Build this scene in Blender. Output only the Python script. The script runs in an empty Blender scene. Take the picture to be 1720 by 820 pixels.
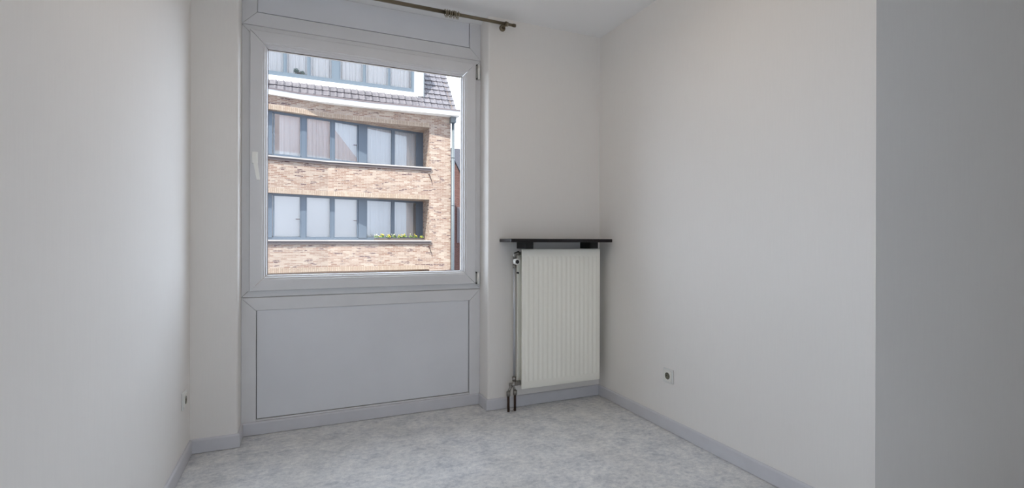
import bpy, math, random
from math import sin, cos, pi, radians, sqrt
random.seed(7)
S = bpy.context.scene
COL = S.collection

# ------------------------------------------------------------------ camera
cam_d = bpy.data.cameras.new('camera')
cam_d.sensor_fit = 'HORIZONTAL'; cam_d.sensor_width = 36
cam_d.lens = 820.08 / 1720 * 36
cam_d.shift_y = -(410 - 404.43) / 1720
cam_d.clip_start = 0.02; cam_d.clip_end = 300
cam = bpy.data.objects.new('camera', cam_d); COL.objects.link(cam)
cam.location = (-1.9302, -2.8931, 1.0769)
from mathutils import Matrix, Vector
cam.matrix_world = (Matrix.Translation(cam.location) @ Matrix.Rotation(-radians(23.562), 4, 'Z')
                    @ Matrix.Rotation(radians(90), 4, 'X') @ Matrix.Rotation(radians(0.1635), 4, 'Z'))
S.camera = cam

# ------------------------------------------------------------------ light
SKY_S = 1.95     # sky above our own roof (behind the camera)
SKY_N = 7.2     # sky above the building opposite, raised to add fill in the room
SUN = 10.2
ROOM_FILL = 1.22  # glow of the unseen fill box added over the room
HALL_FILL = .35  # glow of the unseen fill panel added in the hall
S.view_settings.view_transform = 'Standard'; S.view_settings.look = 'None'
S.view_settings.gamma = 1; S.view_settings.use_curve_mapping = False
S.view_settings.exposure = 0.0
S.cycles.use_denoising = True
S.cycles.max_bounces = 14; S.cycles.diffuse_bounces = 8; S.cycles.transparent_max_bounces = 16
w = bpy.data.worlds.new('sky'); S.world = w; w.use_nodes = True
bgn = w.node_tree.nodes['Background']
wt = w.node_tree
_tc = wt.nodes.new('ShaderNodeTexCoord'); _sp = wt.nodes.new('ShaderNodeSeparateXYZ'); _mr = wt.nodes.new('ShaderNodeMapRange')
_mr.interpolation_type = 'SMOOTHSTEP'
_mr.inputs['From Min'].default_value = -.1; _mr.inputs['From Max'].default_value = .55
_mr.inputs['To Min'].default_value = SKY_S; _mr.inputs['To Max'].default_value = SKY_N
wt.links.new(_tc.outputs['Generated'], _sp.inputs[0]); wt.links.new(_sp.outputs['Y'], _mr.inputs['Value']); wt.links.new(_mr.outputs[0], bgn.inputs['Strength'])
bgn.inputs['Color'].default_value = (0.81, 0.915, 1.11, 1)
sd = bpy.data.lights.new('sun', 'SUN'); sd.energy = SUN; sd.angle = radians(0.6); sd.color = (1, .96, .9)
so = bpy.data.objects.new('sun', sd); COL.objects.link(so)
so.rotation_mode = 'QUATERNION'
so.rotation_quaternion = Vector((0.9, 1.0, -2.1)).to_track_quat('-Z', 'Y')
so.location = (-10, -10, 20)

# ------------------------------------------------------------------ materials
def mat(name, col, rough=.5, metal=0, spec=.5):
    m = bpy.data.materials.new(name); m.use_nodes = True
    b = m.node_tree.nodes['Principled BSDF']
    b.inputs['Base Color'].default_value = (*col, 1); b.inputs['Roughness'].default_value = rough
    b.inputs['Metallic'].default_value = metal; b.inputs['Specular IOR Level'].default_value = spec
    return m
def N(m, t, **kw):
    n = m.node_tree.nodes.new(t)
    for k, v in kw.items():
        if k in n.inputs: n.inputs[k].default_value = v
        else: setattr(n, k, v)
    return n
def L(m, a, b): m.node_tree.links.new(a, b)
def B(m): return m.node_tree.nodes['Principled BSDF']
def coords(m, scale=(1, 1, 1), kind='Object'):
    tc = N(m, 'ShaderNodeTexCoord'); mp = N(m, 'ShaderNodeMapping')
    mp.inputs['Scale'].default_value = scale
    L(m, tc.outputs[kind], mp.inputs['Vector']); return mp.outputs[0]
def noise(m, vec, scale, detail=4, rough=.5):
    n = N(m, 'ShaderNodeTexNoise'); n.inputs['Scale'].default_value = scale
    n.inputs['Detail'].default_value = detail; n.inputs['Roughness'].default_value = rough
    L(m, vec, n.inputs['Vector']); return n.outputs['Fac']
def ramp(m, fac, stops):
    r = N(m, 'ShaderNodeValToRGB'); e = r.color_ramp.elements
    while len(e) < len(stops): e.new(.5)
    for q, (p, c) in zip(e, stops): q.position = p; q.color = (*c, 1)
    L(m, fac, r.inputs[0]); return r.outputs[0]
def bump(m, h, strength, dist=.001):
    b = N(m, 'ShaderNodeBump'); b.inputs['Strength'].default_value = strength; b.inputs['Distance'].default_value = dist
    L(m, h, b.inputs['Height']); L(m, b.outputs[0], B(m).inputs['Normal'])
def mixc(m, fac, a, b, mode='MIX'):
    x = N(m, 'ShaderNodeMix', data_type='RGBA', blend_type=mode)
    for sock, v in ((x.inputs[0], fac), (x.inputs[6], a), (x.inputs[7], b)):
        if isinstance(v, (int, float)): sock.default_value = v
        elif isinstance(v, tuple): sock.default_value = (*v, 1)
        else: L(m, v, sock)
    return x.outputs[2]

def wallpaper(name, col):
    m = mat(name, col, .85, 0, .25)
    v = coords(m, (60, 60, 3.0))
    f = noise(m, v, 3, 3)
    f2 = noise(m, coords(m, (1, 1, 1)), 2.2, 4)
    a = tuple(c * .985 for c in col); b2 = tuple(min(1, c * 1.012) for c in col)
    c1 = ramp(m, f, [(.35, a), (.65, b2)])
    c2 = mixc(m, .5, c1, ramp(m, f2, [(.3, tuple(c * .975 for c in col)), (.7, col)]))
    L(m, c2, B(m).inputs['Base Color']); bump(m, f, .16, .001)
    return m
M = {}
M['wall'] = wallpaper('wallpaper', (.82, .797, .765))
M['ceiling'] = mat('ceiling_paint', (.88, .88, .88), .9, 0, .2)
bump(M['ceiling'], noise(M['ceiling'], coords(M['ceiling']), 140, 3), .3, .001)
M['plaster'] = mat('outer_plaster', (.6, .58, .55), .9)

m = M['floor'] = mat('vinyl_floor', (.6, .6, .6), .55, 0, .3)
v = coords(m)
n1 = noise(m, v, 9, 8, .68); n2 = noise(m, coords(m, (1, 1.3, 1)), 34, 6, .7); n3 = noise(m, v, 2.5, 3); n4 = noise(m, v, 170, 4, .7)
c1 = ramp(m, n1, [(.34, (.40, .43, .49)), (.48, (.70, .715, .735)), (.64, (.93, .93, .92))])
c2 = ramp(m, n2, [(.30, (.34, .36, .41)), (.5, (.72, .725, .725)), (.66, (1.0, .98, .94))])
c3 = mixc(m, .5, c1, c2)
c4 = mixc(m, ramp(m, n3, [(.4, (0, 0, 0)), (.75, (.28, .28, .28))]), c3, (.62, .575, .50))
c5 = mixc(m, .45, c4, ramp(m, n4, [(.3, (.6, .6, .6)), (.7, (1.0, 1.0, 1.0))]), 'MULTIPLY')
L(m, c5, B(m).inputs['Base Color']); bump(m, n4, .12, .0006)

def paint(name, col, rough=.4, var=.05, sc=6):
    m = mat(name, col, rough, 0, .4)
    f = noise(m, coords(m), sc, 4)
    L(m, ramp(m, f, [(.3, tuple(c * (1 - var) for c in col)), (.7, tuple(min(1, c * (1 + var * .4)) for c in col))]), B(m).inputs['Base Color'])
    return m
M['frame'] = paint('window_frame_paint', (.72, .72, .73), .35, .03, 8)
M['panel'] = paint('panel_paint', (.74, .75, .78), .45, .04, 3)
M['base'] = paint('baseboard_paint', (.62, .62, .65), .4, .04, 10)
M['gap'] = mat('dark_seam', (.10, .10, .10), .8)
M['gasket'] = mat('glazing_gasket', (.22, .19, .16), .7)
M['handle'] = mat('handle_plastic', (.90, .90, .86), .3)
M['radiator'] = mat('radiator_enamel', (.93, .92, .84), .35, 0, .4)
M['radiator_dark'] = mat('radiator_inner', (.42, .44, .38), .6)
M['stone'] = mat('black_stone', (.012, .011, .013), .3, 0, .3)
L(M['stone'], ramp(M['stone'], noise(M['stone'], coords(M['stone']), 90, 3), [(.62, (.010, .009, .011)), (.75, (.045, .042, .045))]), B(M['stone']).inputs['Base Color'])
M['bracket'] = mat('black_bracket', (.008, .008, .009), .6)
M['chrome'] = mat('nickel', (.30, .29, .27), .3, 1)
M['pipe'] = mat('grey_pipe', (.52, .53, .56), .35, .6)
M['darkpipe'] = mat('dark_copper_pipe', (.045, .022, .014), .45, .5)
M['brass'] = mat('antique_brass', (.20, .165, .115), .38, .85)
M['brass_light'] = mat('antique_brass_light', (.36, .32, .24), .35, .85)
M['socket'] = mat('socket_plastic', (.78, .77, .72), .4)
M['socket_white'] = mat('socket_frame_plastic', (.72, .72, .70), .35)
M['socket_dark'] = mat('socket_well', (.16, .155, .11), .5)
M['white'] = mat('white_render', (.86, .86, .86), .7)
M['zinc'] = mat('zinc', (.16, .135, .145), .55, .2)
M['zinc_blue'] = mat('zinc_downpipe', (.12, .14, .155), .5, .2)
M['slate_frame'] = mat('slate_blue_frame', (.105, .135, .175), .45, 0, .5)
M['pale_frame'] = mat('pale_blue_frame', (.115, .15, .185), .45, 0, .5)
M['sill'] = mat('pale_sill_stone', (.40, .375, .36), .7)
M['sill_strip'] = mat('dark_sill_strip', (.11, .09, .09), .7)
M['hook'] = mat('rusty_iron', (.10, .06, .05), .7, .4)
M['timber'] = mat('brown_timber', (.42, .31, .23), .6)
M['shutter'] = mat('grey_shutter', (.14, .13, .14), .7)
M['inner'] = mat('flat_interior', (.78, .78, .78), .9)
M['slate'] = mat('slate_roof', (.05, .05, .065), .7)
M['asphalt'] = mat('asphalt', (.12, .12, .12), .9)
M['paving'] = mat('paving', (.28, .27, .26), .9)
M['leaf'] = mat('leaf', (.13, .20, .045), .6)
M['flower'] = mat('yellow_flower', (.5, .40, .04), .6)
M['flower_white'] = mat('pale_flower', (.5, .5, .38), .6)
M['trough'] = mat('trough', (.10, .08, .07), .8)
M['plant_dark'] = mat('houseplant_leaf', (.16, .24, .20), .6)
M['gold'] = mat('fill_frame_white', (.8, .8, .8), .5)

def sheer(name, col, trans=.35, see=.12):
    m = mat(name, col, .9, 0, .1); nt = m.node_tree
    out = nt.nodes['Material Output']; tr = N(m, 'ShaderNodeBsdfTranslucent'); tr.inputs[0].default_value = (*col, 1)
    df = N(m, 'ShaderNodeBsdfDiffuse'); df.inputs[0].default_value = (*col, 1)
    a = N(m, 'ShaderNodeMixShader'); a.inputs[0].default_value = trans
    L(m, df.outputs[0], a.inputs[1]); L(m, tr.outputs[0], a.inputs[2])
    t = N(m, 'ShaderNodeBsdfTransparent'); b = N(m, 'ShaderNodeMixShader'); b.inputs[0].default_value = see
    L(m, a.outputs[0], b.inputs[1]); L(m, t.outputs[0], b.inputs[2]); L(m, b.outputs[0], out.inputs['Surface'])
    return m
M['curtain'] = sheer('sheer_curtain', (.90, .92, .94), .3, .06)
M['bright_curtain'] = sheer('white_curtain', (.95, .95, .95), .15, .0)
M['blind'] = sheer('roller_blind', (.88, .90, .92), .3, 0)
def glass(name, tint=(1, 1, 1), refl=1.0):
    m = mat(name, (1, 1, 1)); out = m.node_tree.nodes['Material Output']
    t = N(m, 'ShaderNodeBsdfTransparent'); t.inputs[0].default_value = (*tint, 1)
    g = N(m, 'ShaderNodeBsdfGlossy'); g.inputs['Roughness'].default_value = 0.0; g.inputs[0].default_value = (1, 1, 1, 1)
    fr = N(m, 'ShaderNodeFresnel'); fr.inputs[0].default_value = 1.5
    mu = N(m, 'ShaderNodeMath', operation='MULTIPLY'); mu.inputs[1].default_value = refl
    L(m, fr.outputs[0], mu.inputs[0])
    x = N(m, 'ShaderNodeMixShader'); L(m, mu.outputs[0], x.inputs[0]); L(m, t.outputs[0], x.inputs[1]); L(m, g.outputs[0], x.inputs[2])
    L(m, x.outputs[0], out.inputs['Surface']); return m
M['glass'] = glass('window_glass', (.99, 1, .99), .3)
M['clear_glass'] = glass('dormer_glass', (1, 1, 1), 1.0)
M['far_glass'] = glass('facade_glass', (.97, .98, 1.0), 4.0)
def emis(name, col, s):
    m = mat(name, col); out = m.node_tree.nodes['Material Output']
    e = N(m, 'ShaderNodeEmission'); e.inputs[0].default_value = (*col, 1); e.inputs[1].default_value = s
    L(m, e.outputs[0], out.inputs['Surface']); return m

def brick(name, c1, c2, mortar, dark, amount=.60, bw=.20, rh=.054, rot=False):
    m = mat(name, c1, .9, 0, .2)
    uv = N(m, 'ShaderNodeUVMap')
    mp = N(m, 'ShaderNodeMapping'); L(m, uv.outputs[0], mp.inputs[0])
    if rot: mp.inputs['Rotation'].default_value = (0, 0, pi / 2)
    # slight waviness so courses read as hand made
    nz = noise(m, mp.outputs[0], 3.0, 3)
    add = N(m, 'ShaderNodeVectorMath', operation='ADD'); sc = N(m, 'ShaderNodeVectorMath', operation='SCALE')
    cmb = N(m, 'ShaderNodeCombineXYZ'); L(m, nz, cmb.inputs[1]); L(m, cmb.outputs[0], sc.inputs[0]); sc.inputs['Scale'].default_value = .008
    L(m, mp.outputs[0], add.inputs[0]); L(m, sc.outputs[0], add.inputs[1])
    b = N(m, 'ShaderNodeTexBrick'); L(m, add.outputs[0], b.inputs['Vector'])
    b.inputs['Scale'].default_value = 1; b.inputs['Brick Width'].default_value = bw; b.inputs['Row Height'].default_value = rh
    b.inputs['Mortar Size'].default_value = .006; b.inputs['Mortar Smooth'].default_value = .1; b.inputs['Bias'].default_value = -.1
    b.inputs['Color1'].default_value = (*c1, 1); b.inputs['Color2'].default_value = (*c2, 1); b.inputs['Mortar'].default_value = (*mortar, 1)
    # darker single bricks, aligned with the courses
    b2 = N(m, 'ShaderNodeTexBrick'); L(m, add.outputs[0], b2.inputs['Vector'])
    b2.inputs['Scale'].default_value = 1; b2.inputs['Brick Width'].default_value = bw; b2.inputs['Row Height'].default_value = rh
    b2.inputs['Mortar Size'].default_value = .007; b2.inputs['Color1'].default_value = (0, 0, 0, 1); b2.inputs['Color2'].default_value = (1, 1, 1, 1)
    b2.inputs['Mortar'].default_value = (0, 0, 0, 1); b2.inputs['Bias'].default_value = 0
    mul = N(m, 'ShaderNodeVectorMath', operation='MULTIPLY'); mul.inputs[1].default_value = (2.6, 9, 1); L(m, add.outputs[0], mul.inputs[0])
    nn = noise(m, mul.outputs[0], 1.0, 2)
    k = ramp(m, nn, [(amount, (0, 0, 0)), (amount + .05, (1, 1, 1))])
    fac = mixc(m, 1.0, k, ramp(m, b2.outputs['Color'], [(.35, (0, 0, 0)), (.5, (1, 1, 1))]), 'MULTIPLY')
    col = mixc(m, fac, b.outputs['Color'], dark)
    v2 = noise(m, mp.outputs[0], 1.3, 4)
    col = mixc(m, .6, col, ramp(m, v2, [(.3, (.82, .80, .80)), (.7, (1, 1, 1))]), 'MULTIPLY')
    L(m, col, B(m).inputs['Base Color']); bump(m, b.outputs['Fac'], -.4, .008)
    return m
M['brick'] = brick('pale_brick', (.27, .175, .135), (.45, .38, .315), (.44, .385, .335), (.13, .08, .08), .56)
M['soldier'] = brick('upright_brick', (.38, .29, .225), (.45, .37, .295), (.25, .20, .16), (.26, .19, .15), .75, .215, .062, True)
M['red_brick'] = brick('red_brick', (.11, .045, .04), (.15, .07, .06), (.17, .14, .13), (.06, .03, .03))
M['our_brick'] = brick('brown_brick', (.38, .20, .14), (.46, .27, .19), (.42, .36, .31), (.2, .1, .08))
m = M['tile'] = mat('roof_tile', (.36, .34, .37), .6)
L(m, ramp(m, noise(m, coords(m), 5, 3), [(.3, (.065, .062, .075)), (.7, (.125, .115, .13))]), B(m).inputs['Base Color'])

# ------------------------------------------------------------------ mesh helpers
class MB:
    def __init__(s): s.v = []; s.f = []; s.uv = []; s.sm = []
    def face(s, pts, uv=None, smooth=False):
        i = len(s.v); s.v += [tuple(p) for p in pts]; s.f.append(tuple(range(i, i + len(pts)))); s.uv.append(uv); s.sm.append(smooth); return s
    def box(s, a, b):
        x0, y0, z0 = [min(p, q) for p, q in zip(a, b)]; x1, y1, z1 = [max(p, q) for p, q in zip(a, b)]
        i = len(s.v)
        s.v += [(x0, y0, z0), (x1, y0, z0), (x1, y1, z0), (x0, y1, z0), (x0, y0, z1), (x1, y0, z1), (x1, y1, z1), (x0, y1, z1)]
        for q in ((3, 2, 1, 0), (4, 5, 6, 7), (0, 1, 5, 4), (1, 2, 6, 5), (2, 3, 7, 6), (3, 0, 4, 7)):
            s.f.append(tuple(i + k for k in q)); s.uv.append(None); s.sm.append(False)
        return s
    def prism(s, poly, z0, z1):
        """poly counter-clockwise seen from above"""
        n = len(poly); i = len(s.v)
        s.v += [(x, y, z0) for x, y in poly] + [(x, y, z1) for x, y in poly]
        s.f.append(tuple(i + k for k in reversed(range(n)))); s.f.append(tuple(i + n + k for k in range(n)))
        s.uv += [None, None]; s.sm += [False, False]
        for k in range(n):
            j = (k + 1) % n; s.f.append((i + k, i + j, i + n + j, i + n + k)); s.uv.append(None); s.sm.append(False)
        return s
    def tube(s, pts, r, n=16, caps=True):
        pts = [Vector(p) for p in pts]; rs = r if isinstance(r, (list, tuple)) else [r] * len(pts)
        rings = []; up = None
        for k, p in enumerate(pts):
            a = pts[max(k - 1, 0)]; b = pts[min(k + 1, len(pts) - 1)]
            t = b - a
            if t.length < 1e-9: t = Vector((0, 0, 1))
            t.normalize()
            if up is None: up = Vector((0, 0, 1)) if abs(t.z) < .9 else Vector((1, 0, 0))
            u = (up - t * up.dot(t)).normalized(); w_ = t.cross(u); up = u
            i = len(s.v); s.v += [tuple(p + (u * cos(2 * pi * q / n) + w_ * sin(2 * pi * q / n)) * rs[k]) for q in range(n)]
            rings.append(i)
        for a, b in zip(rings, rings[1:]):
            for q in range(n):
                s.f.append((a + q, a + (q + 1) % n, b + (q + 1) % n, b + q)); s.uv.append(None); s.sm.append(True)
        if caps:
            s.f.append(tuple(rings[0] + q for q in reversed(range(n)))); s.f.append(tuple(rings[-1] + q for q in range(n)))
            s.uv += [None, None]; s.sm += [False, False]
        return s
    def torus(s, c, axis, R, r, n=24, k=8):
        c = Vector(c); ax = Vector(axis).normalized(); u = ax.orthogonal().normalized(); w_ = ax.cross(u); i = len(s.v)
        for a in range(n):
            d = u * cos(2 * pi * a / n) + w_ * sin(2 * pi * a / n)
            for b in range(k): s.v.append(tuple(c + d * (R + r * cos(2 * pi * b / k)) + ax * r * sin(2 * pi * b / k)))
        for a in range(n):
            for b in range(k):
                a2 = (a + 1) % n; b2 = (b + 1) % k
                s.f.append((i + a * k + b, i + a2 * k + b, i + a2 * k + b2, i + a * k + b2)); s.uv.append(None); s.sm.append(True)
        return s
    def sphere(s, c, r, n=14, sc=(1, 1, 1)):
        pr = []; rr = []
        c = Vector(c); m_ = n // 2; i = len(s.v)
        for a in range(m_ + 1):
            th = pi * a / m_
            for b in range(n):
                s.v.append((c.x + r * sc[0] * sin(th) * cos(2 * pi * b / n), c.y + r * sc[1] * sin(th) * sin(2 * pi * b / n), c.z + r * sc[2] * cos(th)))
        for a in range(m_):
            for b in range(n):
                b2 = (b + 1) % n; s.f.append((i + a * n + b, i + (a + 1) * n + b, i + (a + 1) * n + b2, i + a * n + b2)); s.uv.append(None); s.sm.append(True)
        return s
    def build(s, name, m, parent=None, bevel=0, seg=2, loc=None):
        me = bpy.data.meshes.new(name)
        vs = s.v
        if loc is not None: vs = [(x - loc[0], y - loc[1], z - loc[2]) for x, y, z in vs]
        me.from_pydata(vs, [], s.f); me.materials.append(m)
        me.polygons.foreach_set('use_smooth', s.sm)
        if any(u is not None for u in s.uv):
            l = me.uv_layers.new(name='UVMap')
            for p, u in zip(me.polygons, s.uv):
                if u:
                    for q, li in enumerate(p.loop_indices): l.data[li].uv = u[q]
        me.validate(); me.update()
        o = bpy.data.objects.new(name, me); COL.objects.link(o)
        if loc is not None: o.location = loc
        if parent is not None:
            o.parent = parent
            if parent.location.length > 0 or parent.parent: o.matrix_parent_inverse = Matrix.Identity(4)
        if bevel:
            b = o.modifiers.new('bevel', 'BEVEL'); b.width = bevel; b.segments = seg; b.limit_method = 'ANGLE'
        return o
def empty(name, label=None, cat=None, group=None, kind=None):
    o = bpy.data.objects.new(name, None); COL.objects.link(o); o.empty_display_size = .1
    return tag(o, label, cat, group, kind)
def tag(o, label=None, cat=None, group=None, kind=None):
    if label: o['label'] = label
    if cat: o['category'] = cat
    if group: o['group'] = group
    if kind: o['kind'] = kind
    return o
def struct(o, label=None): o['kind'] = 'structure'; (label and o.__setitem__('label', label)); return o

# ------------------------------------------------------------------ room shell
XL = -2.4313; PL = -2.2204; PR = -.8337; DW = .1454; BH = .0723; BT = .012; H = 2.5; YC = -1.79; YR = -4.1; XH = 2.6
struct(MB().box((XL - .15, YR - .15, -.2), (XH + .15, .42, 0)).build('floor', M['floor']), 'mottled pale grey and beige vinyl floor')
struct(MB().box((XL - .15, YR - .15, H), (XH + .15, .42, H + .2)).build('ceiling', M['ceiling']), 'white painted ceiling')
struct(MB().box((XL - .15, YR - .15, 0), (XL, .42, H)).build('wall_left', M['wall']), 'off-white papered wall left of the window')
struct(MB().box((0, YC + .15, 0), (.15, .42, H)).build('wall_right', M['wall']), 'long off-white papered wall right of the radiator')
YE2 = YC - XH * math.tan(radians(13))
struct(MB().prism([(0, YC), (XH, YE2), (XH, YC + .15), (0, YC + .15)], 0, H).build('wall_return', M['wall']), 'shaded wall turning away at the right edge')
def rounded_pier(name, x0, x1, side, label):
    r = .012; poly = []
    if side == 'right':   # rounded corner at (x1, 0)
        poly = [(x0, 0)] + [(x1 - r + r * sin(a), r - r * cos(a)) for a in [pi / 2 * k / 6 for k in range(7)]] + [(x1, .42), (x0, .42)]
    else:
        poly = [(x0 + r - r * cos(a), r - r * sin(a)) for a in [pi / 2 * k / 6 for k in range(7)]] + [(x1, 0), (x1, .42), (x0, .42)]
    struct(MB().prism(poly, 0, H).build(name, M['wall']), label)
rounded_pier('wall_back_left', XL, PL, 'right', 'narrow off-white pier left of the window')
rounded_pier('wall_back_right', PR, 0, 'left', 'off-white pier behind the radiator')
rb = MB(); WX0, WX1, WZ0, WZ1 = XL + .05, -.80, .06, 1.85
rb.box((XL - .15, YR - .15, 0), (WX0, YR, H)).box((WX1, YR - .15, 0), (XH + .15, YR, H)).box((WX0, YR - .15, 0), (WX1, YR, WZ0)).box((WX0, YR - .15, WZ1), (WX1, YR, H))
struct(rb.build('wall_rear', M['wall']))
w2 = empty('fill_window', 'added glazed opening behind the camera for fill daylight', kind='structure')  # opening added out of view to let fill daylight in
fb = MB()
for x in (WX0, WX1 - .06): fb.box((x, YR - .09, WZ0), (x + .06, YR - .03, WZ1))
for z in (WZ0, WZ1 - .06): fb.box((WX0 + .06, YR - .09, z), (WX1 - .06, YR - .03, z + .06))
fb.build('window_frame', M['frame'], w2)
MB().box((WX0, YR - .065, WZ0), (WX1, YR - .06, WZ1)).build('pane', M['glass'], w2)
struct(MB().box((XL - 1.6, YR - 1.55, H + .02), (1.5, YR - .15, H + .2)).build('sun_blocker', M['plaster']), 'added slab blocking the sun over the rear opening')  # unseen slab added to keep direct sun out of the rear opening
struct(MB().box((XH, YR, 0), (XH + .15, YC + .15, H)).build('wall_hall', M['wall']))

def board(name, pts, label):
    """skirting board: pts = wall line; the board stands on the left-hand side of the direction walked"""
    n = len(pts); nor = []
    for a, b in zip(pts, pts[1:]):
        dx, dy = b[0] - a[0], b[1] - a[1]; l = sqrt(dx * dx + dy * dy); nor.append((-dy / l, dx / l))
    def off(k, d):
        if k == 0: nx, ny = nor[0]
        elif k == n - 1: nx, ny = nor[-1]
        else:
            nx, ny = nor[k - 1][0] + nor[k][0], nor[k - 1][1] + nor[k][1]
            q = 1 + nor[k - 1][0] * nor[k][0] + nor[k - 1][1] * nor[k][1]; nx /= q; ny /= q
        return pts[k][0] + nx * d, pts[k][1] + ny * d
    prof = [(0, .0025), (BT, .0025), (BT, BH - .008), (BT - .002, BH - .003), (BT - .006, BH), (0.0, BH)]
    mb = MB(); rings = []
    for k in range(n): rings.append([(*off(k, d), z) for d, z in prof])
    for a, b in zip(rings, rings[1:]):
        for q in range(len(prof)):
            r = (q + 1) % len(prof); mb.face([a[q], a[r], b[r], b[q]])
    mb.face(list(reversed(rings[0]))); mb.face(rings[-1])
    o = mb.build(name, M['base']); return struct(o, label)
e = BT
board('baseboard_right', [(0, YC), (0, -e)], 'grey painted baseboard along the right wall')
board('baseboard_back_right', [(0, 0), (PR, 0), (PR, DW - e)], 'grey baseboard below the radiator')
board('baseboard_window', [(PR, DW), (PL, DW)], 'grey baseboard below the window panel')
board('baseboard_back_left', [(PL, DW - e), (PL, 0), (XL, 0)], 'grey baseboard around the left pier')
board('baseboard_left', [(XL, -e), (XL, YR)], 'grey baseboard along the left wall')
board('baseboard_return', [(XH, YE2), (0, YC)], 'grey baseboard on the return wall')

# ------------------------------------------------------------------ window unit
CX, CY, CZ = -1.9302, -2.8931, 1.0769
def cv(x, z, y0, y1):
    k = (y1 - CY) / (y0 - CY); return CX + (x - CX) * k, CZ + (z - CZ) * k
win = empty('window_1', 'white painted window unit with panels above and below', kind='structure')
G = .0012
def mitred(mb, x0, x1, z0, z1, prof, yb, sides='LRBT'):
    """frame of mitred members; prof = [(inset from outer edge, y)] front profile, yb = back"""
    W = prof[-1][0]; pr = [(0, yb)] + prof + [(W, yb)]
    for s in sides:
        A = []; Bv = []
        for o_, y in pr:
            if s == 'B': a = (x0 + (o_ if 'L' in sides else 0) + G, y, z0 + o_); b = (x1 - (o_ if 'R' in sides else 0) - G, y, z0 + o_)
            if s == 'T': a = (x1 - (o_ if 'R' in sides else 0) - G, y, z1 - o_); b = (x0 + (o_ if 'L' in sides else 0) + G, y, z1 - o_)
            if s == 'L': a = (x0 + o_, y, z1 - (o_ if 'T' in sides else 0) - G); b = (x0 + o_, y, z0 + (o_ if 'B' in sides else 0) + G)
            if s == 'R': a = (x1 - o_, y, z0 + (o_ if 'B' in sides else 0) + G); b = (x1 - o_, y, z1 - (o_ if 'T' in sides else 0) - G)
            A.append(a); Bv.append(b)
        n = len(pr)
        for q in range(n):
            r = (q + 1) % n; mb.face([A[q], Bv[q], Bv[r], A[r]])
        mb.face(A); mb.face(list(reversed(Bv)))
FB = .21
ZU = 2.262; ZJ = .759
mb = MB()   # surround of the upper panel (left, right, bottom members)
wd = .0755
mitred(mb, PL, PR, ZU, H + .05, [(0, DW + .003), (.003, DW), (wd - .004, DW), (wd, DW + .004)], FB, 'LRB')
mitred(mb, PL, PR, ZJ + .0012, ZU - .0012, [(0, DW + .003), (.003, DW), (.055, DW), (.058, DW + .004)], FB)
mitred(mb, PL, PR, 0, ZJ - .0012, [(0, DW + .003), (.003, DW), (.0695, DW), (.0735, DW + .004)], FB, 'LRT')
mb.build('window_frame', M['frame'], win)
MB().box((PL + .001, DW + .02, .001), (PR - .001, FB - .002, ZJ + .03)).box((PL + .001, DW + .02, ZU - .03), (PR - .001, FB - .002, H)).build('seam_backing', M['gap'], win)
MB().box((-2.1435, DW + .008, 2.3425), (-.9125, DW + .019, H - .001)).build('upper_panel', M['panel'], win, .002)
MB().box((-2.1435, DW + .007, .085), (-.9115, DW + .019, .6845)).build('lower_panel', M['panel'], win, .002)
MB().box((-2.147, DW + .001, BH), (-.9085, DW + .019, .0815)).build('panel_strip', M['frame'], win, .001)
# casement
YS = .124
sx0, sz0 = cv(-2.1814, .7934, DW, YS); sx1, sz1 = cv(-.8664, 2.2388, DW, YS)
gx0, gz0 = cv(-2.0944, .8785, .175, .155); gx1, gz1 = cv(-.9546, 2.1486, .175, .155)
sash = MB()
wS = .084
def sashprof(w_): return [(0, YS + .004), (.003, YS), (w_ - .026, YS), (w_ - .022, YS + .006), (w_ - .014, YS + .007), (w_ - .010, YS + .016), (w_ - .003, YS + .019), (w_, YS + .031)]
wS = ((gx0 - sx0) + (sx1 - gx1) + (gz0 - sz0) + (sz1 - gz1)) / 4
mitred(sash, sx0, sx1, sz0, sz1, sashprof(wS), .185)
sash_o = sash.build('casement', M['frame'], win)
ga = MB()
for (a, b) in (((sx0 + wS - .004, sz0 + wS - .004), (sx1 - wS + .004, sz0 + wS + .003)), ((sx0 + wS - .004, sz1 - wS - .004), (sx1 - wS + .004, sz1 - wS + .004)),
               ((sx0 + wS - .004, sz0 + wS), (sx0 + wS + .003, sz1 - wS)), ((sx1 - wS - .003, sz0 + wS), (sx1 - wS + .004, sz1 - wS))):
    ga.box((a[0], .157, a[1]), (b[0], .160, b[1]))
ga.build('gasket', M['gasket'], sash_o)
MB().box((sx0 + wS - .012, .160, sz0 + wS - .012), (sx1 - wS + .012, .164, sz1 - wS + .012)).build('pane', M['glass'], sash_o)
# handle
hd = MB()
hd.box((-2.168, YS - .010, 1.495), (-2.138, YS, 1.560))
h1 = hd.build('window_handle', M['handle'], win, .003)
lv = MB()
lv.tube([(-2.152, YS - .008, 1.532), (-2.152, YS - .036, 1.532)], .009, 14)
lv.face([]) if False else None
def slab(mb, secs):
    """closed loft of rectangular sections (cx, cy, z, half x, half y)"""
    rg = []
    for cx_, cy_, z, hx, hy in secs:
        rg.append([(cx_ - hx, cy_ - hy, z), (cx_ + hx, cy_ - hy, z), (cx_ + hx, cy_ + hy, z), (cx_ - hx, cy_ + hy, z)])
    for a, b in zip(rg, rg[1:]):
        for q in range(4): mb.face([a[q], b[q], b[(q + 1) % 4], a[(q + 1) % 4]])
    mb.face(rg[0]); mb.face(list(reversed(rg[-1]))); return mb
slab(lv, [(-2.153, YS - .040, 1.545, .010, .007), (-2.152, YS - .042, 1.52, .0105, .007), (-2.142, YS - .046, 1.46, .0095, .006), (-2.133, YS - .048, 1.402, .008, .005)])
lv.build('lever', M['handle'], h1, .002)
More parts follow.
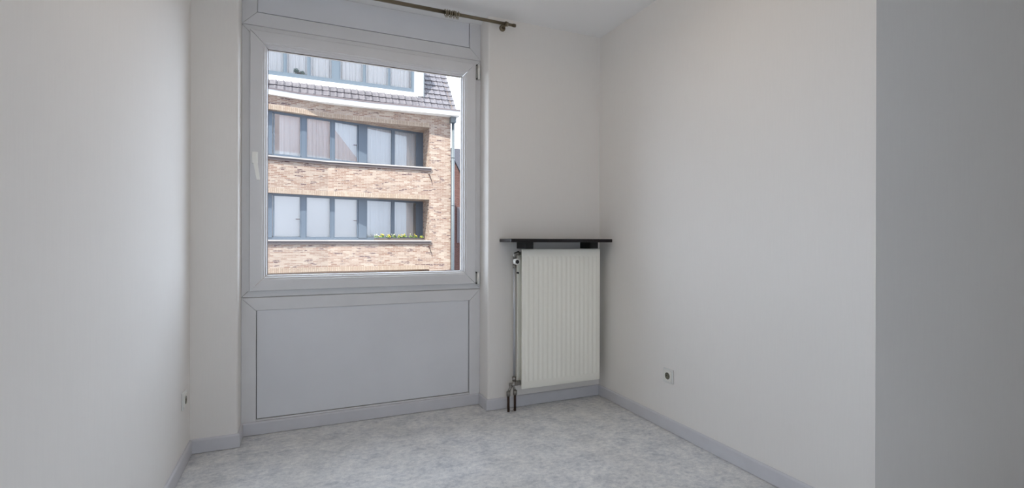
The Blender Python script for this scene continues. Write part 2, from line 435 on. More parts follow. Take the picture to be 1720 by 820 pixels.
for z0, z1 in ((2.137, 2.228), (.797, .868)):
    hg = MB().tube([(-.852, YS + .006, z0), (-.852, YS + .006, z1)], .0075, 14)
    hg.box((-.866, YS + .004, z0 + .006), (-.852, YS + .018, z1 - .006)); hg.tube([(-.852, YS + .006, z0 - .005), (-.852, YS + .006, z0)], .006, 12)
    hg.build('hinge', M['handle'], win)
    MB().box((-.8655, YS + .003, z0 - .004), (-.8615, DW + .002, z1 + .004)).build('hinge_gap', M['gap'], win)

# ------------------------------------------------------------------ curtain rod and rings
YRD = -.06; ZR = 2.441
rod = empty('curtain_rod', 'antique brass curtain rod on the wall above the window', 'curtain rod')
MB().tube([(-2.36, YRD, ZR), (-1.075, YRD, ZR)], .0112, 20).build('rod_tube', M['brass'], rod)
MB().tube([(-1.08, YRD, ZR), (-.742, YRD, ZR)], .0098, 20).build('rod_tube', M['brass'], rod)
def finial(x, s):
    f = MB()
    f.tube([(x, YRD, ZR), (x + s * .004, YRD, ZR), (x + s * .004, YRD, ZR), (x + s * .010, YRD, ZR)], [.0135, .0135, .0145, .0145], 20)
    f.tube([(x + s * .012, YRD, ZR), (x + s * .018, YRD, ZR)], .0135, 20)
    f.build('finial_collar', M['brass_light'], rod)
    f = MB(); f.tube([(x + s * .018, YRD, ZR), (x + s * .056, YRD, ZR)], .0085, 20)
    for k in range(3): f.tube([(x + s * (.052 + k * .006), YRD, ZR), (x + s * (.056 + k * .006), YRD, ZR)], .0105, 20)
    f.tube([(x + s * .056, YRD, ZR), (x + s * .071, YRD, ZR)], .009, 20)
    f.build('finial', M['brass'], rod)
finial(-.745, 1); finial(-2.36, -1)
for x in (-.741, -2.33):
    b = MB(); b.tube([(x, 0, ZR - .004), (x, -.005, ZR - .004), (x, -.010, ZR - .004), (x, -.013, ZR - .004)], [.021, .021, .018, .009], 24)
    b.tube([(x, -.010, ZR - .004), (x, YRD, ZR - .004)], .0065, 14)
    b.torus((x, YRD, ZR), (1, 0, 0), .0125, .003, 24, 8)
    b.tube([(x - .006, YRD, ZR), (x + .006, YRD, ZR)], .0135, 20)
    b.build('bracket', M['brass'], rod)
ring0 = None
for k in range(7):
    x = -1.134 + k * .0135
    if ring0 is None:
        r = MB().torus((0, 0, 0), (1, 0, .12), .0172, .0026, 28, 8)
        r.torus((0, 0, -.0235), (0, 1, 0), .0036, .0011, 12, 6)
        ring0 = r.build('curtain_ring', M['brass_light']); o = ring0
    else:
        o = ring0.copy(); COL.objects.link(o)
    o.location = (x, YRD, ZR - .0025)
    o.rotation_euler = (0, radians((-6, 4, -3, 7, 0, -5, 5)[k]), radians((3, -4, 6, -2, 5, -6, 2)[k]))
    tag(o, 'small brass ring in the bunch hanging on the curtain rod', 'curtain ring', 'curtain rings bunched on the rod')

# ------------------------------------------------------------------ radiator
rad = empty('radiator', 'white fluted panel radiator hung in the corner under the black shelf', 'radiator')
rx0, rx1, rz0, rz1, ryf = -.645, -.066, .143, 1.023, -.110
fp = MB(); pitch = .0338; nx = int((rx1 - rx0) / .0028); xs = [rx0 + (rx1 - rx0) * i / nx for i in range(nx + 1)]
nrib = 16; r0 = (rx0 + rx1) / 2 - nrib * pitch / 2; r1 = r0 + nrib * pitch
zb, zt = rz0 + .045, rz1 - .045
zs = [rz0, rz0 + .006, zb - .004, zb, zb + .006, zb + .014, zb + .022] + [zb + .022 + (zt - zb - .044) * k / 6 for k in range(1, 6)] + [zt - .022, zt - .014, zt - .006, zt, zt + .004, rz1 - .006, rz1]
def relief(x, z):
    if x < r0 or x > r1 or z < zb or z > zt: return 0
    u = ((x - r0) / pitch) % 1.0
    q = max(0, min(1, (.30 - abs(u - .5)) / .10)); g = q * q * (3 - 2 * q)
    e_ = min((z - zb), (zt - z)) / .022
    return -.0034 * g * max(0, min(1, e_)) ** .5
ii = len(fp.v)
for z in zs:
    for x in xs:
        edge = min(x - rx0, rx1 - x, z - rz0, rz1 - z); y = ryf + (.004 if edge < .0005 else 0) - relief(x, z) * -1 * 1
        fp.v.append((x, y - 0.0, z))
W_ = len(xs)
for j in range(len(zs) - 1):
    for i in range(W_ - 1):
        fp.f.append((ii + j * W_ + i, ii + j * W_ + i + 1, ii + (j + 1) * W_ + i + 1, ii + (j + 1) * W_ + i)); fp.uv.append(None); fp.sm.append(True)
fp.box((rx0, ryf + .004, rz0), (rx1, ryf + .012, rz1))
fp.build('front_panel', M['radiator'], rad)
MB().box((-.648, -.045, .165), (-.07, -.032, 1.005)).build('rear_panel', M['radiator'], rad, .003)
cf = MB()
for k in range(23):
    x = -.61 + k * .0235; cf.box((x, ryf + .012, .19), (x + .0012, -.045, .985))
cf.build('convector_fins', M['radiator_dark'], rad)
for z in (.175, .99): MB().tube([(-.640, -.072, z), (-.075, -.072, z)], .017, 14).build('header_tube', M['radiator_dark'], rad)
for x in (-.55, -.16):
    for z in (.3, .86): MB().box((x, -.034, z), (x + .03, -.0005, z + .04)).build('wall_clip', M['radiator'], rad)
PX, PY = -.681, -.070
MB().tube([(PX, PY, .205), (PX, PY, .925)], .0078, 16).build('riser_pipe', M['pipe'], rad)
v1 = MB()
v1.tube([(PX, PY, .905), (PX, PY, .925)], .0125, 6); v1.tube([(PX, PY, .92), (PX, PY, .972)], .0105, 16)
v1.tube([(PX, PY, .962), (PX, PY, .985), (PX + .006, PY, .994), (PX + .02, PY, .997), (PX + .045, PY, .997)], [.0105, .0115, .0115, .0105, .010], 16)
v1.tube([(PX + .016, PY, .997), (PX + .03, PY, .997)], .0145, 6)
v1.build('top_valve', M['chrome'], rad)
kn = MB(); kn.tube([(PX, PY, .945), (PX, PY - .014, .945)], .009, 14)
kn.tube([(PX, PY - .012, .945), (PX, PY - .016, .945), (PX, PY - .040, .945), (PX, PY - .043, .945)], [.015, .0185, .0185, .0165], 24)
k_ = kn.build('valve_knob', M['handle'], rad)
MB().tube([(PX, PY - .0425, .945), (PX, PY - .0442, .945)], .0125, 20).build('knob_cap', M['bracket'], k_)
MB().tube([(-.652, -.047, .872), (-.652, -.064, .872)], .006, 12).build('air_screw', M['bracket'], rad)
v2 = MB(); PA, PB = -.7205, -.6755
v2.tube([(PX, PY, .190), (PX, PY, .216)], .0135, 6)
v2.tube([(PX, PY, .160), (PX, PY, .195)], .0095, 14)
v2.tube([(-.706, PY, .168), (-.650, PY, .172)], .0105, 16); v2.tube([(-.712, PY, .168), (-.705, PY, .168)], .0135, 6)
v2.sphere((-.664, PY, .175), .0165, 14); v2.tube([(-.658, PY, .178), (-.640, PY, .178)], .0125, 6)
v2.tube([(-.660, PY - .002, .178), (-.660, PY - .024, .178)], .011, 12)
v2.tube([(-.697, PY, .166), (-.712, PY, .140), (PA, PY, .125)], .0078, 12)
v2.tube([(-.690, PY, .166), (-.682, PY, .142), (PB, PY, .125)], .0078, 12)
v2.tube([(PA, PY, .100), (PA, PY, .128)], .0138, 6); v2.tube([(PB, PY, .102), (PB, PY, .130)], .0138, 6)
v2.build('bottom_valve', M['chrome'], rad)
MB().tube([(PA, PY, 0.0005), (PA, PY, .103)], .0078, 14).build('floor_pipe', M['darkpipe'], rad)
MB().tube([(PB, PY, 0.0005), (PB, PY, .105)], .0078, 14).build('floor_pipe', M['darkpipe'], rad)
MB().tube([(PA + .006, PY, .014), (-.708, PY - .004, .010), (-.697, PY - .008, .003), (-.688, PY - .004, .010), (PB - .006, PY, .016)], .0011, 8).build('tie_wire', M['hook'], rad)

# shelf
sh = empty('shelf', 'black stone shelf on black brackets above the radiator', 'shelf')
r = .006
slabm = MB().box((-.757, -.188, 1.0675), (-.022, 0, 1.0895))
slabm.build('shelf_board', M['stone'], sh, .005, 3)
for x0, x1 in ((-.636, -.580), (-.158, -.100)):
    bk = MB().box((x0, -.135, 1.026), (x1, 0, 1.0675)); bk.build('shelf_bracket', M['bracket'], sh, .002)

# ------------------------------------------------------------------ sockets
def socket(x, y, z, s, label):
    t = empty('wall_socket', label, 'socket'); t.location = (x, y, z)
    def P(mb, name, m, par, bev=0): return mb.build(name, m, par, bev)
    P(MB().box((0, -.0405, -.0405), (s * .008, .0405, .0405)), 'frame', M['socket_white'], t, .003)
    ins = MB(); n = 28; R = .0195; hw = .031; yy = s * .0115; a0 = s * .008
    # square insert with a round well cut into it
    sq = []; ci = []
    for k in range(n):
        a = 2 * pi * k / n; c_, s_ = cos(a), sin(a); q = hw / max(abs(c_), abs(s_)); sq.append((yy, c_ * q, s_ * q)); ci.append((yy, c_ * R, s_ * R))
    for k in range(n):
        j = (k + 1) % n; f = [sq[k], sq[j], ci[j], ci[k]]
        ins.face(f if s < 0 else f[::-1]); b0 = [(a0, p[1], p[2]) for p in (sq[k], sq[j])]
        ins.face([b0[0], b0[1], sq[j], sq[k]])
    P(ins, 'cover', M['socket'], t)
    wl = MB()
    for k in range(n):
        j = (k + 1) % n; d = s * .0082
        wl.face([ci[k], ci[j], (d, ci[j][1], ci[j][2]), (d, ci[k][1], ci[k][2])])
    wl.face([(s * .0083, p[1], p[2]) for p in ci])
    P(wl, 'well', M['socket_dark'], t)
    pn = MB(); pn.tube([(s * .008, 0, .010), (s * .0135, 0, .010)], .0024, 10); P(pn, 'earth_pin', M['chrome'], t)
    hl = MB(); [hl.tube([(s * .0083, q, 0), (s * .0086, q, 0)], .0028, 10) for q in (-.0095, .0095)]; P(hl, 'contact_hole', M['bracket'], t)
    return t
socket(0, -.705, .311, -1, 'white square wall socket low on the right wall past the radiator')
socket(XL, -.153, .317, 1, 'white square wall socket low on the left wall beside the pier')

# ------------------------------------------------------------------ fill panels added for room and hall, out of the camera's view
def fill_panel(x0, x1, y0, y1, col, power, label, hang=0):
    t = empty('fill_light', label, 'ceiling light'); t.location = ((x0 + x1) / 2, (y0 + y1) / 2, H)
    a, b = (x1 - x0) / 2, (y1 - y0) / 2; f = .018
    fr_ = MB().box((-a, -b, -.05), (a, -b + f, 0)).box((-a, b - f, -.05), (a, b, 0)).box((-a, -b + f, -.05), (-a + f, b - f, 0)).box((a - f, -b + f, -.05), (a, b - f, 0))
    if hang:
        for px in (-a * .7, a * .7): MB().tube([(px, 0, 0), (px, 0, -.012), (px, 0, -.012), (px, 0, -hang + .05)], [.04, .04, .006, .006], 20).build('fill_hanger', M['gold'], t)
    else: fr_.build('fill_frame', M['gold'], t)
    (MB().box((-a + f, -b + f, -.045), (a - f, b - f, -.03)) if not hang else MB().box((-a + f, -b + f, -hang), (a - f, b - f, -hang + .05))).build('fill_emitter', emis('fill_glow', col, power), t)
fill_panel(-1.95, -.45, -1.75, -.85, (1, .85, .69), ROOM_FILL, 'added fill light box hung below the ceiling of the room', .19)
fill_panel(.6, 1.8, -3.6, -2.6, (1, .95, .90), HALL_FILL, 'added square fill light panel behind the return wall')

# ------------------------------------------------------------------ our own outer wall and the street
def gable_wall():
    mb = MB(); y0, y1 = .42, .54
    hx0, hx1, hz0, hz1 = -2.22, -.79, .72, 2.44
    def f(p): mb.face([(x, y1, z) for x, z in p][::-1], [(x, z) for x, z in p][::-1])
    X0, X1, Z0, ZW = -7, 2.5, -5.5, 3.4
    f([(X0, Z0), (X1, Z0), (X1, hz0), (X0, hz0)]); f([(X0, hz0), (hx0, hz0), (hx0, hz1), (X0, hz1)])
    f([(hx1, hz0), (X1, hz0), (X1, hz1), (hx1, hz1)]); f([(X0, hz1), (X1, hz1), (X1, ZW), (X0, ZW)])
    g = lambda p: mb.face(p, [(q[0] + q[1], q[2]) for q in p])
    for z in (hz0, hz1): g([(hx0, y0, z), (hx1, y0, z), (hx1, y1, z), (hx0, y1, z)])
    for x in (hx0, hx1): g([(x, y0, hz0), (x, y1, hz0), (x, y1, hz1), (x, y0, hz1)])
    # inner skin and edges
    f2 = lambda p: mb.face([(x, y0, z) for x, z in p], [(x, z) for x, z in p])
    f2([(X0, Z0), (X1, Z0), (X1, hz0), (X0, hz0)]); f2([(X0, hz0), (hx0, hz0), (hx0, hz1), (X0, hz1)])
    f2([(hx1, hz0), (X1, hz0), (X1, hz1), (hx1, hz1)]); f2([(X0, hz1), (X1, hz1), (X1, ZW), (X0, ZW)])
    return mb
struct(gable_wall().build('wall_outside', M['our_brick']), 'outer brick wall around the window')
nh = empty('gabled_house', 'red gabled house next door, seen only mirrored in the panes across the street', 'building')
MB().box((2.6, -.5, -5.5), (10, .54, 6.6)).build('rendered_wall', M['plaster'], nh)
mb = MB()
for y in (.54, -.5):
    p = [(2.6, 6.6), (10.0, 6.6), (9.2, 6.9), (5.2, 11.0), (2.6, 8.6)]
    mb.face([(x, y, z) for x, z in (p if y < 0 else p[::-1])], (p if y < 0 else p[::-1]))
mb.build('gable', M['our_brick'], nh)
struct(MB().box((-60, .54, -5.7), (60, 120, -5.5)).build('ground', M['asphalt']), 'street')
struct(MB().prism([(-20, 10.4), (3.4, 14.2), (20, 14.2), (20, 60), (-20, 60)], -5.5, -5.38).build('sidewalk', M['paving']), 'sidewalk')

# ------------------------------------------------------------------ apartment building across the street
bl = empty('apartment_building', 'pale brick apartment block with blue-framed window bands across the street', 'building')
A1 = radians(13); ca, sa = cos(A1), sin(A1); SX, SY = -1.024, 15.0; XE = 2.51; XC = 3.33; UL = -7.0
def F1(u, off=0):            # point on the turned front (u metres from the seam); off = metres outward
    return (SX + u * ca + off * sa, SY + u * sa - off * ca)
RV = .20
def WP(u, off=0): return (SX + u * ca + off * sa, SY + RV + u * sa - off * ca)   # window plane
UE = 3.66
bands = [(-1.55, 0.005, 'c'), (1.045, 2.60, 'b'), (3.755, 5.285, 'a')]
ZT = 5.80
wall = MB(); sold = MB()
def wq(mb, p, q, z0, z1, u0, du):   # vertical quad p->q
    mb.face([(*p, z0), (*q, z0), (*q, z1), (*p, z1)], [(u0, z0), (u0 + du, z0), (u0 + du, z1), (u0, z1)])
def strip(z0, z1, mb):
    a, b = F1(UL), F1(0); wq(mb, a, b, z0, z1, UL, -UL); wq(mb, b, (XE, SY), z0, z1, 0, XE - SX)
SB = .16
strip(-5.5, -1.65, wall)
for (lo, hi) in ((0.005, .94), (2.60, 3.66), (5.285, ZT)):
    strip(lo, lo + SB, sold); strip(lo + SB, hi, wall)
wq(wall, (XE, SY), (XC, SY), -5.5, ZT, XE - SX, XC - XE)
wq(wall, (XC, SY), (XC, 22), -5.5, ZT, 0, 7)
wall.face([(XC, 14.75, ZT + .2), (XC, 14.75, ZT), (XC, 18.6, ZT), (XC, 18.6, 10.4)][::-1], [(0, 0), (0, 1), (4, 1), (4, 5)])
for z0, z1, _ in bands:   # right reveal of each recess, soffit and a ledge
    r_ = WP(UE + .1)
    wq(wall, (XE, SY), (XE, r_[1]), z0 - .1, z1, 0, r_[1] - SY)
    pts = [F1(UL), F1(0), (XE, SY), (XE, r_[1]), WP(UL)]
    wall.face([(x, y, z1) for x, y in pts], [(x, y) for x, y in pts])
wall.build('brick_wall', M['brick'], bl); sold.build('lintel', M['soldier'], bl)
sh_ = MB()      # rooms behind the windows
sh_.face([(-9, 18.6, -5.5), (3.3, 18.6, -5.5), (3.3, 18.6, 6), (-9, 18.6, 6)])
for z in (-1.7, .9, 3.6): sh_.box((-8, 0, 0), (-8, 0, 0)) if False else sh_.face([(*WP(UL, -.05), z), (*WP(UE, -.05), z), (3.2, 18.6, z), (-8, 18.6, z)])
for z in (0.02, 2.62, 5.3): sh_.face([(*WP(UL, -.05), z), (*WP(UE, -.05), z), (3.2, 18.6, z), (-8, 18.6, z)])
sh_.build('inner_rooms', M['inner'], bl)
# sills
for k, (z0, z1, _) in enumerate(bands):
    zt = z0 + .04
    top = MB(); pts = [F1(UL, .07), F1(0, .07), (SX + .01, SY - .07), (XE + .07, SY - .07), (XE + .07, SY), (XE, SY), (XE, WP(UE)[1] - .01), WP(UE - .1), WP(UL)]
    top.prism(pts, z0 - .005, zt); o = top.build('window_sill', M['sill'], bl)
    ap = MB(); pts = [F1(UL, .045), F1(0, .045), (XE + .05, SY - .045), (XE + .05, SY - .001), (XE, SY - .001), F1(0, .001), F1(UL, .001)]
    ap.prism(pts, z0 - .095, z0 - .005); ap.build('under_sill_strip', M['sill_strip'], o)  # dark strip right under each sill slab
# window bands
def lbox(mb, u0, u1, o0, o1, z0, z1):
    mb.prism([WP(u0, o1), WP(u1, o1), WP(u1, o0), WP(u0, o0)], z0, z1)
def curtain_mesh(P, u0, u1, z0, z1, off, amp=.022, per=.13, seed=0, slope=None, flat=False):
    rnd = random.Random(seed); mb = MB(); n = int((u1 - u0) / .012) + 2; i0 = len(mb.v)
    ph = rnd.random() * 6; rows = 5
    for j in range(rows):
        t = j / (rows - 1)
        for i in range(n):
            u = u0 + (u1 - u0) * i / (n - 1)
            d = 0 if flat else amp * (sin(2 * pi * u / per + ph + .6 * sin(u * 9 + seed)) + .5 * sin(2 * pi * u / (per * .43) + seed)) * (.75 + .25 * (1 - t))
            uu = u
            if slope: uu = u + slope * (t ** 2) * (u - u0) / (u1 - u0)
            x, y = P(uu, off + d); mb.v.append((x, y, z0 + (z1 - z0) * t))
    for j in range(rows - 1):
        for i in range(n - 1):
            a = i0 + j * n + i; mb.f.append((a, a + 1, a + n + 1, a + n)); mb.uv.append(None); mb.sm.append(True)
    return mb
cols_a = [(-1.69, -.90), (-.685, .08), (.245, 1.03), (1.40, 2.325), (2.46, 3.345)]
ordn = ['first', 'second', 'third', 'fourth', 'fifth']
def curtain(P, u0, u1, z0, z1, label, off=-.12, **kw):
    bright = kw.pop('bright', False); nm = 'roller_blind' if kw.pop('blind', False) else 'sheer_curtain'
    mb = curtain_mesh(P, u0, u1, z0, z1, off, **kw)
    o = mb.build(nm, M['blind'] if nm == 'roller_blind' else M['bright_curtain'] if bright else M['curtain'])
    if nm == 'roller_blind':
        rb = MB(); a, b = P(u0, off), P(u1, off); rb.tube([(*a, z0 + .01), (*b, z0 + .01)], .012, 8); q = rb.build('bottom_bar', M['blind'], o)
    tag(o, label, 'roller blind' if nm == 'roller_blind' else 'curtain', 'blinds and curtains across the street')
    return o
for z0, z1, key in bands:
    zs0 = z0 + .04
    fr = MB(); pl = MB()
    fr_z0, fr_z1 = zs0 + .075, z1 - .055
    lbox(fr, UL, UE, -.06, 0, zs0, fr_z0); lbox(fr, UL, UE, -.06, 0, fr_z1, z1)
    if key == 'c': lbox(fr, UL, UE, -.06, .02, fr_z1 - .4, z1)
    posts = [(-2.9, -1.77), (1.06, 1.37)] if False else [(1.075, 1.375), (-2.15, -1.765)]
    for a, b in posts: lbox(fr, a, b, -.06, .015, fr_z0, fr_z1)
    for a, b in ((-.865, -.72), (.115, .21), (2.345, 2.44), (3.365, 3.66), (-3.15, -3.0), (-4.2, -4.05), (-5.2, -4.9), (-6.1, -6.0)): lbox(fr, a, b, -.06, 0, fr_z0, fr_z1)
    fro = fr.build('window_band', M['timber'] if key == 'c' else M['slate_frame'], bl)
    lights = cols_a + [(-3.0, -2.15), (-4.05, -3.15), (-4.9, -4.2), (-6.0, -5.2), (-7, -6.1)]
    for k, (a, b) in enumerate(lights):
        sf = MB(); t = .035 if k < 5 else .03
        a2, b2 = a - .03, b + .03
        lbox(sf, a2, a, -.045, -.004, fr_z0, fr_z1); lbox(sf, b, b2, -.045, -.004, fr_z0, fr_z1)
        lbox(sf, a2, b2, -.045, -.004, fr_z0, fr_z0 + .03); lbox(sf, a2, b2, -.045, -.004, fr_z1 - .02, fr_z1)
        s_o = sf.build('window_light', M['slate_frame'], bl)
        MB().face([(*WP(a, -.025), fr_z0), (*WP(b, -.025), fr_z0), (*WP(b, -.025), fr_z1), (*WP(a, -.025), fr_z1)]).build('pane', M['far_glass'], s_o)
        if key != 'c' and (k == 0 or k == 2) :
            hx = b - .02 if k == 2 or key == 'b' else a
            hz = fr_z0 + .62
            hm = MB(); p0 = WP(hx - .12, .03); p1 = WP(hx + .0, .03); hm.tube([(*p0, hz), (*p1, hz)], .010, 8); hm.tube([(*p1, hz), (*WP(hx, 0), hz)], .010, 8)
            if not (key == 'a' and k == 0): hm.build('casement_handle', M['hook'], s_o)
    if key == 'a':
        for k, (a, b) in enumerate(cols_a):
            aa = a + .16 if k == 0 else a - .05
            curtain(WP, aa, b + .05, zs0 + .04, z1, 'white sheer curtain in the upper brick storey, ' + ordn[k] + ' pane from the left', seed=k, per=(.2, .16, .19, .22, .15)[k], amp=(.012, .03, .016, .014, .02)[k])
    if key == 'b':
        for k, (a, b) in enumerate(cols_a):
            if k < 3:
                curtain(WP, a - .05, b + .05, fr_z0 + (.02 if k == 2 else .03), z1, 'plain pale blind in the lower brick storey, ' + ordn[k] + ' pane from the left', seed=k, flat=True, blind=True)
            else:
                curtain(WP, a - .05, b + .05 - (.12 if k == 4 else 0), zs0 + .04, z1, 'thin white curtain in the lower brick storey behind the flowers, ' + ordn[k] + ' pane from the left', seed=k + 9, per=.24, amp=.014)
# eaves: white fascia with zinc edge
ep = [F1(UL, .10), F1(-.92, .10), (.3, 14.78), (3.59, 14.58)]
back = [(3.59, 15.3), (.3, 15.25), (-1.9, 15.2), F1(UL, -.4)]
MB().prism(ep + back, 5.74, 5.90).build('eaves_fascia', M['white'], bl)
ep2 = [(x, y - .03) for x, y in ep[:-1]] + [(3.62, 14.55)]
MB().prism(ep2 + [(3.62, 15.3)] + back[1:], 5.90, 5.945).build('gutter', M['zinc'], bl)
# roof
YD = 15.17; SL = 1.19
def roof_line(x, front): return 5.95 + SL * (YD - .0 - front)
rf = MB()
tiles = MB()
KY = 15.0
def eave_y(x):
    P_ = [(F1(UL, .10)), F1(-.92, .10), (.3, 14.78), (3.59, 14.58)]
    for a, b in zip(P_, P_[1:]):
        if a[0] <= x <= b[0]: return a[1] + (b[1] - a[1]) * (x - a[0]) / (b[0] - a[0])
    return P_[0][1] if x < P_[0][0] else P_[-1][1]
zr = lambda y: 6.385 + SL * (y - YD)    # main roof slope, passing the dormer foot
XR = 3.50; YTOP = 19.0
YE = YD - (6.385 - 5.96) / SL           # where the slope meets gutter height
rf.face([(-9, YE, 5.955), (XR, YE, 5.955), (XR, YTOP, zr(YTOP)), (-9, YTOP, zr(YTOP))])
fl = MB()
xsn = [F1(UL)[0], F1(-.92)[0], .3, 3.55]
for a, b in zip(xsn, xsn[1:]): rf.face([(a, eave_y(a) + .02, 5.95), (b, eave_y(b) + .02, 5.95), (b, YE + .01, 5.955), (a, YE + .01, 5.955)])
rf.face([(-9, YTOP, zr(YTOP)), (XR, YTOP, zr(YTOP)), (XR, 26, 6.0), (-9, 26, 6.0)])
rf.build('roof', M['slate'], bl)
cl_ = 1 / sqrt(1 + SL * SL); TW, TH = .235, .30
def tile(x0, s0):
    """one interlocking tile: s0 = distance up the slope from the gutter line"""
    y0, z0 = YE + s0 * cl_, 5.96 + s0 * cl_ * SL; s1 = s0 + TH + .05; y1, z1 = YE + s1 * cl_, 5.96 + s1 * cl_ * SL
    ny, nz = -SL * cl_, cl_
    n = 5; jit = random.uniform(-.004, .004)
    lo = []; hi = []; un = []
    for k in range(n + 1):
        u = k / n; x = x0 + .006 + (TW - .012) * u; h_ = .045 + .022 * (0 if u < .7 else sin((u - .7) / .3 * pi)) + jit
        lo.append((x, y0 + ny * h_, z0 + nz * h_)); hi.append((x, y1 + ny * (h_ - .034), z1 + nz * (h_ - .034))); un.append((x, y0 + ny * .005, z0 + nz * .005))
    for k in range(n):
        tiles.face([lo[k], lo[k + 1], hi[k + 1], hi[k]]); tiles.face([un[k], un[k + 1], lo[k + 1], lo[k]])
    tiles.face([un[0], lo[0], hi[0]]); tiles.face([un[-1], hi[-1], lo[-1]])
x = XR - TW
while x > -6.5:
    for k in range(12 if x > 2.0 else 2): tile(x, k * TH - .02)
    x -= TW
tiles.build('roof_tiles', M['tile'], bl)
MB().prism([(XR - .01, YE), (XR + .05, YE), (XR + .05, YE + .01), (XR - .01, YE + .01)], 5.95, 6.02).build('verge_cap', M['tile'], bl)
# dormer
DX1 = 2.335; DZ0 = 6.375; DZ1 = 8.25; DXW = 1.977
dm = MB(); th = .12
fz0, fz1 = 6.565, 7.95
dm.box((-7.5, YD, DZ0), (DX1, YD + th, fz0)); dm.box((-7.5, YD, fz1), (DX1, YD + th, DZ1)); dm.box((DXW, YD, fz0), (DX1, YD + th, fz1)); dm.box((-7.5, YD, fz0), (-6.9, YD + th, fz1))
dm.box((DX1 - th, YD + th, DZ0), (DX1, 17.2, DZ1)); dm.box((-7.6, YD - .03, DZ1), (DX1 + .05, 17.3, DZ1 + .14))
dmo = dm.build('dormer_wall', M['white'], bl)
MB().box((DX1 - .02, YD - .012, DZ0 - .02), (DX1 + .02, YD, DZ1)).box((-7.5, YD - .03, DZ0 - .02), (DX1, YD, DZ0)).build('corner_trim', M['zinc_blue'], dmo)
MB().sphere((DX1 - .01, YD - .04, DZ0 - .05), .045, 10, (1.3, 1, .7)).build('drain_outlet', M['bracket'], dmo)
DL = [(-3.05, -2.43), (-2.32, -1.69), (-1.58, -.91), (-.615, .147), (.249, 1.022), (1.107, 1.866)]
fr = MB(); gz0d, gz1d = 6.715, 7.86
fr.box((-6.9, YD + .02, fz0), (DXW, YD + .09, gz0d - .02)); fr.box((-6.9, YD + .02, gz1d), (DXW, YD + .09, fz1))
ed = [-6.9, -6.8] 
gaps = [(-3.25, -3.08), (-2.40, -2.35), (-1.66, -1.61), (-.88, -.645), (.177, .219), (1.052, 1.077), (1.896, DXW), (-4.1, -4.0), (-5.1, -4.9), (-6.0, -5.9), (-6.9, -6.8)]
for a, b in gaps: fr.box((a, YD + .02, gz0d - .02), (b, YD + .09, gz1d))
fr.build('dormer_window_band', M['pale_frame'], bl)
def PD(u, off): return (u, YD + .06 - off)
for k, (a, b) in enumerate(DL + [(-3.97, -3.28), (-4.87, -4.13), (-5.87, -5.13), (-6.77, -6.03)]):
    s_ = MB(); t = .03
    s_.box((a - t, YD + .035, gz0d - t), (b + t, YD + .075, gz0d)); s_.box((a - t, YD + .035, gz1d), (b + t, YD + .075, gz1d + .01))
    s_.box((a - t, YD + .035, gz0d), (a, YD + .075, gz1d)); s_.box((b, YD + .035, gz0d), (b + t, YD + .075, gz1d))
    so_ = s_.build('dormer_light', M['pale_frame'], bl)
    MB().face([(a, YD + .055, gz0d), (b, YD + .055, gz0d), (b, YD + .055, gz1d), (a, YD + .055, gz1d)]).build('pane', M['clear_glass'], so_)
    if k < 6:
        curtain(PD, a - .03, b + .03, gz0d + .01, gz1d, 'bright white curtain in the roof dormer, ' + (ordn + ['sixth'])[k] + ' pane from the left', off=-.18, seed=20 + k, per=.15, amp=.022, bright=True)
MB().face([(-7.4, 16.6, 6.5), (2.2, 16.6, 6.5), (2.2, 16.6, 8.2), (-7.4, 16.6, 8.2)]).face([(-7.4, YD + .1, 6.56), (2.2, YD + .1, 6.56), (2.2, 16.6, 6.56), (-7.4, 16.6, 6.56)]).build('dormer_room', M['inner'], bl)
# downpipe with hopper
dp = MB(); dp.tube([(3.385, 14.90, -5.4), (3.385, 14.90, 5.50)], .062, 14); dpo = dp.build('downpipe', M['zinc_blue'], bl)
MB().prism([(3.27, 14.80), (3.49, 14.80), (3.49, 15.0), (3.27, 15.0)], 5.50, 5.74).build('hopper', M['zinc_blue'], dpo, .03)
for z in (4.2, 2.4, .6, -1.4): MB().torus((3.385, 14.90, z), (0, 0, 1), .066, .010, 16, 6).build('pipe_band', M['zinc_blue'], dpo)
for z in (3.53, .855):
    MB().tube([(2.49, SY, z), (2.49, SY - .07, z + .01), (2.50, SY - .09, z - .03), (2.545, SY - .08, z - .15), (2.575, SY - .07, z - .24)], [.014, .016, .018, .014, .010], 8).tube([(2.46, SY - .03, z + .008), (2.53, SY - .03, z + .008)], .010, 8).build('iron_hook', M['hook'], bl)

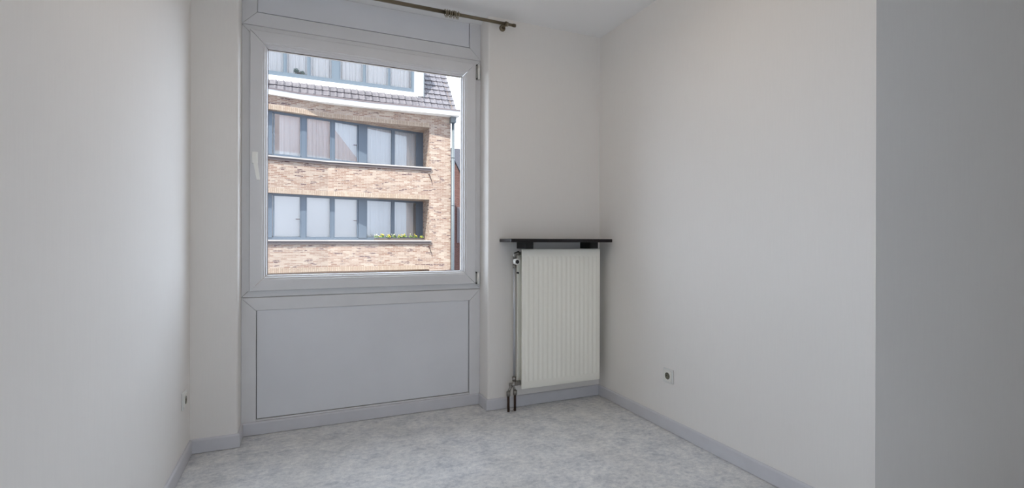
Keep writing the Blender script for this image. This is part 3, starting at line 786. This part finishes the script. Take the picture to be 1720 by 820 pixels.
# flowers on the sill of the lower storey
trough = MB().prism([(.55, 15.10), (2.38, 15.10), (2.38, 15.24), (.55, 15.24)], 1.086, 1.15).build('flower_trough', M['trough'])
tag(trough, 'low dark flower trough on the sill of the lower brick storey', 'planter')
def leafball(mb, c, R, n, size, rnd, flat=.8):
    for _ in range(n):
        d = Vector((rnd.gauss(0, 1), rnd.gauss(0, 1), rnd.gauss(0, 1))).normalized() * (R * rnd.random() ** .4); d.z *= flat
        p = Vector(c) + d; p.z = max(p.z, .04); a = Vector((rnd.gauss(0, 1), rnd.gauss(0, 1), rnd.gauss(0, .6))).normalized(); b = a.orthogonal().normalized() * size * .45
        t = a * size
        mb.face([p - t, p - b * 1.0, p + t, p + b])
for k in range(9):
    rnd = random.Random(50 + k); x = .62 + k * .205 + rnd.uniform(-.02, .02); h = rnd.uniform(.05, .13)
    t = empty('flowering_plant'); t.location = (x, 15.16, 1.15)
    fo = MB(); leafball(fo, (0, -.01, h * .6), .082 + rnd.uniform(-.01, .01), 60, .032, rnd, .75); fo.build('foliage', M['leaf'], t)
    fl_ = MB()
    for q in range(rnd.randint(5, 10)): fl_.sphere((rnd.uniform(-.075, .075), rnd.uniform(-.08, .02), h * .6 + rnd.uniform(-.02, .10)), rnd.uniform(.012, .024), 8)
    fl_.build('blossoms', M['flower'] if k % 3 else M['flower_white'], t)
    lab = {0: 'leftmost', 8: 'rightmost'}.get(k)
    names_ = ['leftmost', 'second from the left', 'third from the left', 'fourth from the left', 'middle', 'fourth from the right', 'third from the right', 'second from the right', 'rightmost']
    tag(t, 'small flowering plant in the sill trough across the street, ' + names_[k], 'plant', 'plants in the sill trough')
hp = MB(); rnd = random.Random(3)
leafball(hp, (-2.03, YD + .13, 6.85), .09, 140, .03, rnd, .9); leafball(hp, (-1.84, YD + .15, 6.81), .08, 90, .03, rnd, .8)
t = empty('houseplant', 'blurred green houseplant behind the second dormer pane', 'plant'); hp.build('foliage', M['plant_dark'], t)
MB().tube([(-1.95, YD + .15, 6.72), (-1.95, YD + .15, 6.80)], [.05, .07], 12).build('pot', M['trough'], t)
MB().box((-2.3, YD + .09, 6.70), (-1.7, YD + .22, 6.72)).build('window_ledge', M['white'], bl)

# neighbouring red house, seen in the gap on the right
nb = empty('neighbouring_house', 'dark red brick house with slate roof beyond the apartment block', 'building')
mb = MB()
def nw(p): mb.face([(x, 24, z) for x, z in p], [(x, z) for x, z in p])
nw([(4.6, -5.5), (13, -5.5), (13, 3.4), (7.3, 3.4), (6.18, 5.62), (4.6, 5.62)])
mb.face([(4.6, 24, -5.5), (4.6, 32, -5.5), (4.6, 32, 5.62), (4.6, 24, 5.62)][::-1], [(0, -5.5), (8, -5.5), (8, 5.6), (0, 5.6)])
mb.build('brick_wall', M['red_brick'], nb)
r2 = MB(); r2.face([(4.5, 23.9, 5.62), (6.18, 23.9, 5.62), (6.4, 26.0, 6.75), (4.5, 26.0, 6.75)]); r2.face([(6.18, 23.9, 5.66), (7.4, 23.9, 3.3), (13, 23.9, 3.3), (13, 27, 6.9), (6.4, 26.0, 6.75)])
r2.face([(4.5, 26, 6.75), (6.4, 26, 6.75), (13, 27, 6.9), (13, 32, 3), (4.5, 32, 3)])
r2.build('roof', M['slate'], nb)
n2 = MB(); n2.box((6.35, 23.93, .95), (7.6, 24, 3.0)); fo = n2.build('window', M['zinc'], nb)
MB().box((6.42, 23.92, 1.0), (7.5, 23.93, 2.95)).build('shutter', M['shutter'], fo)
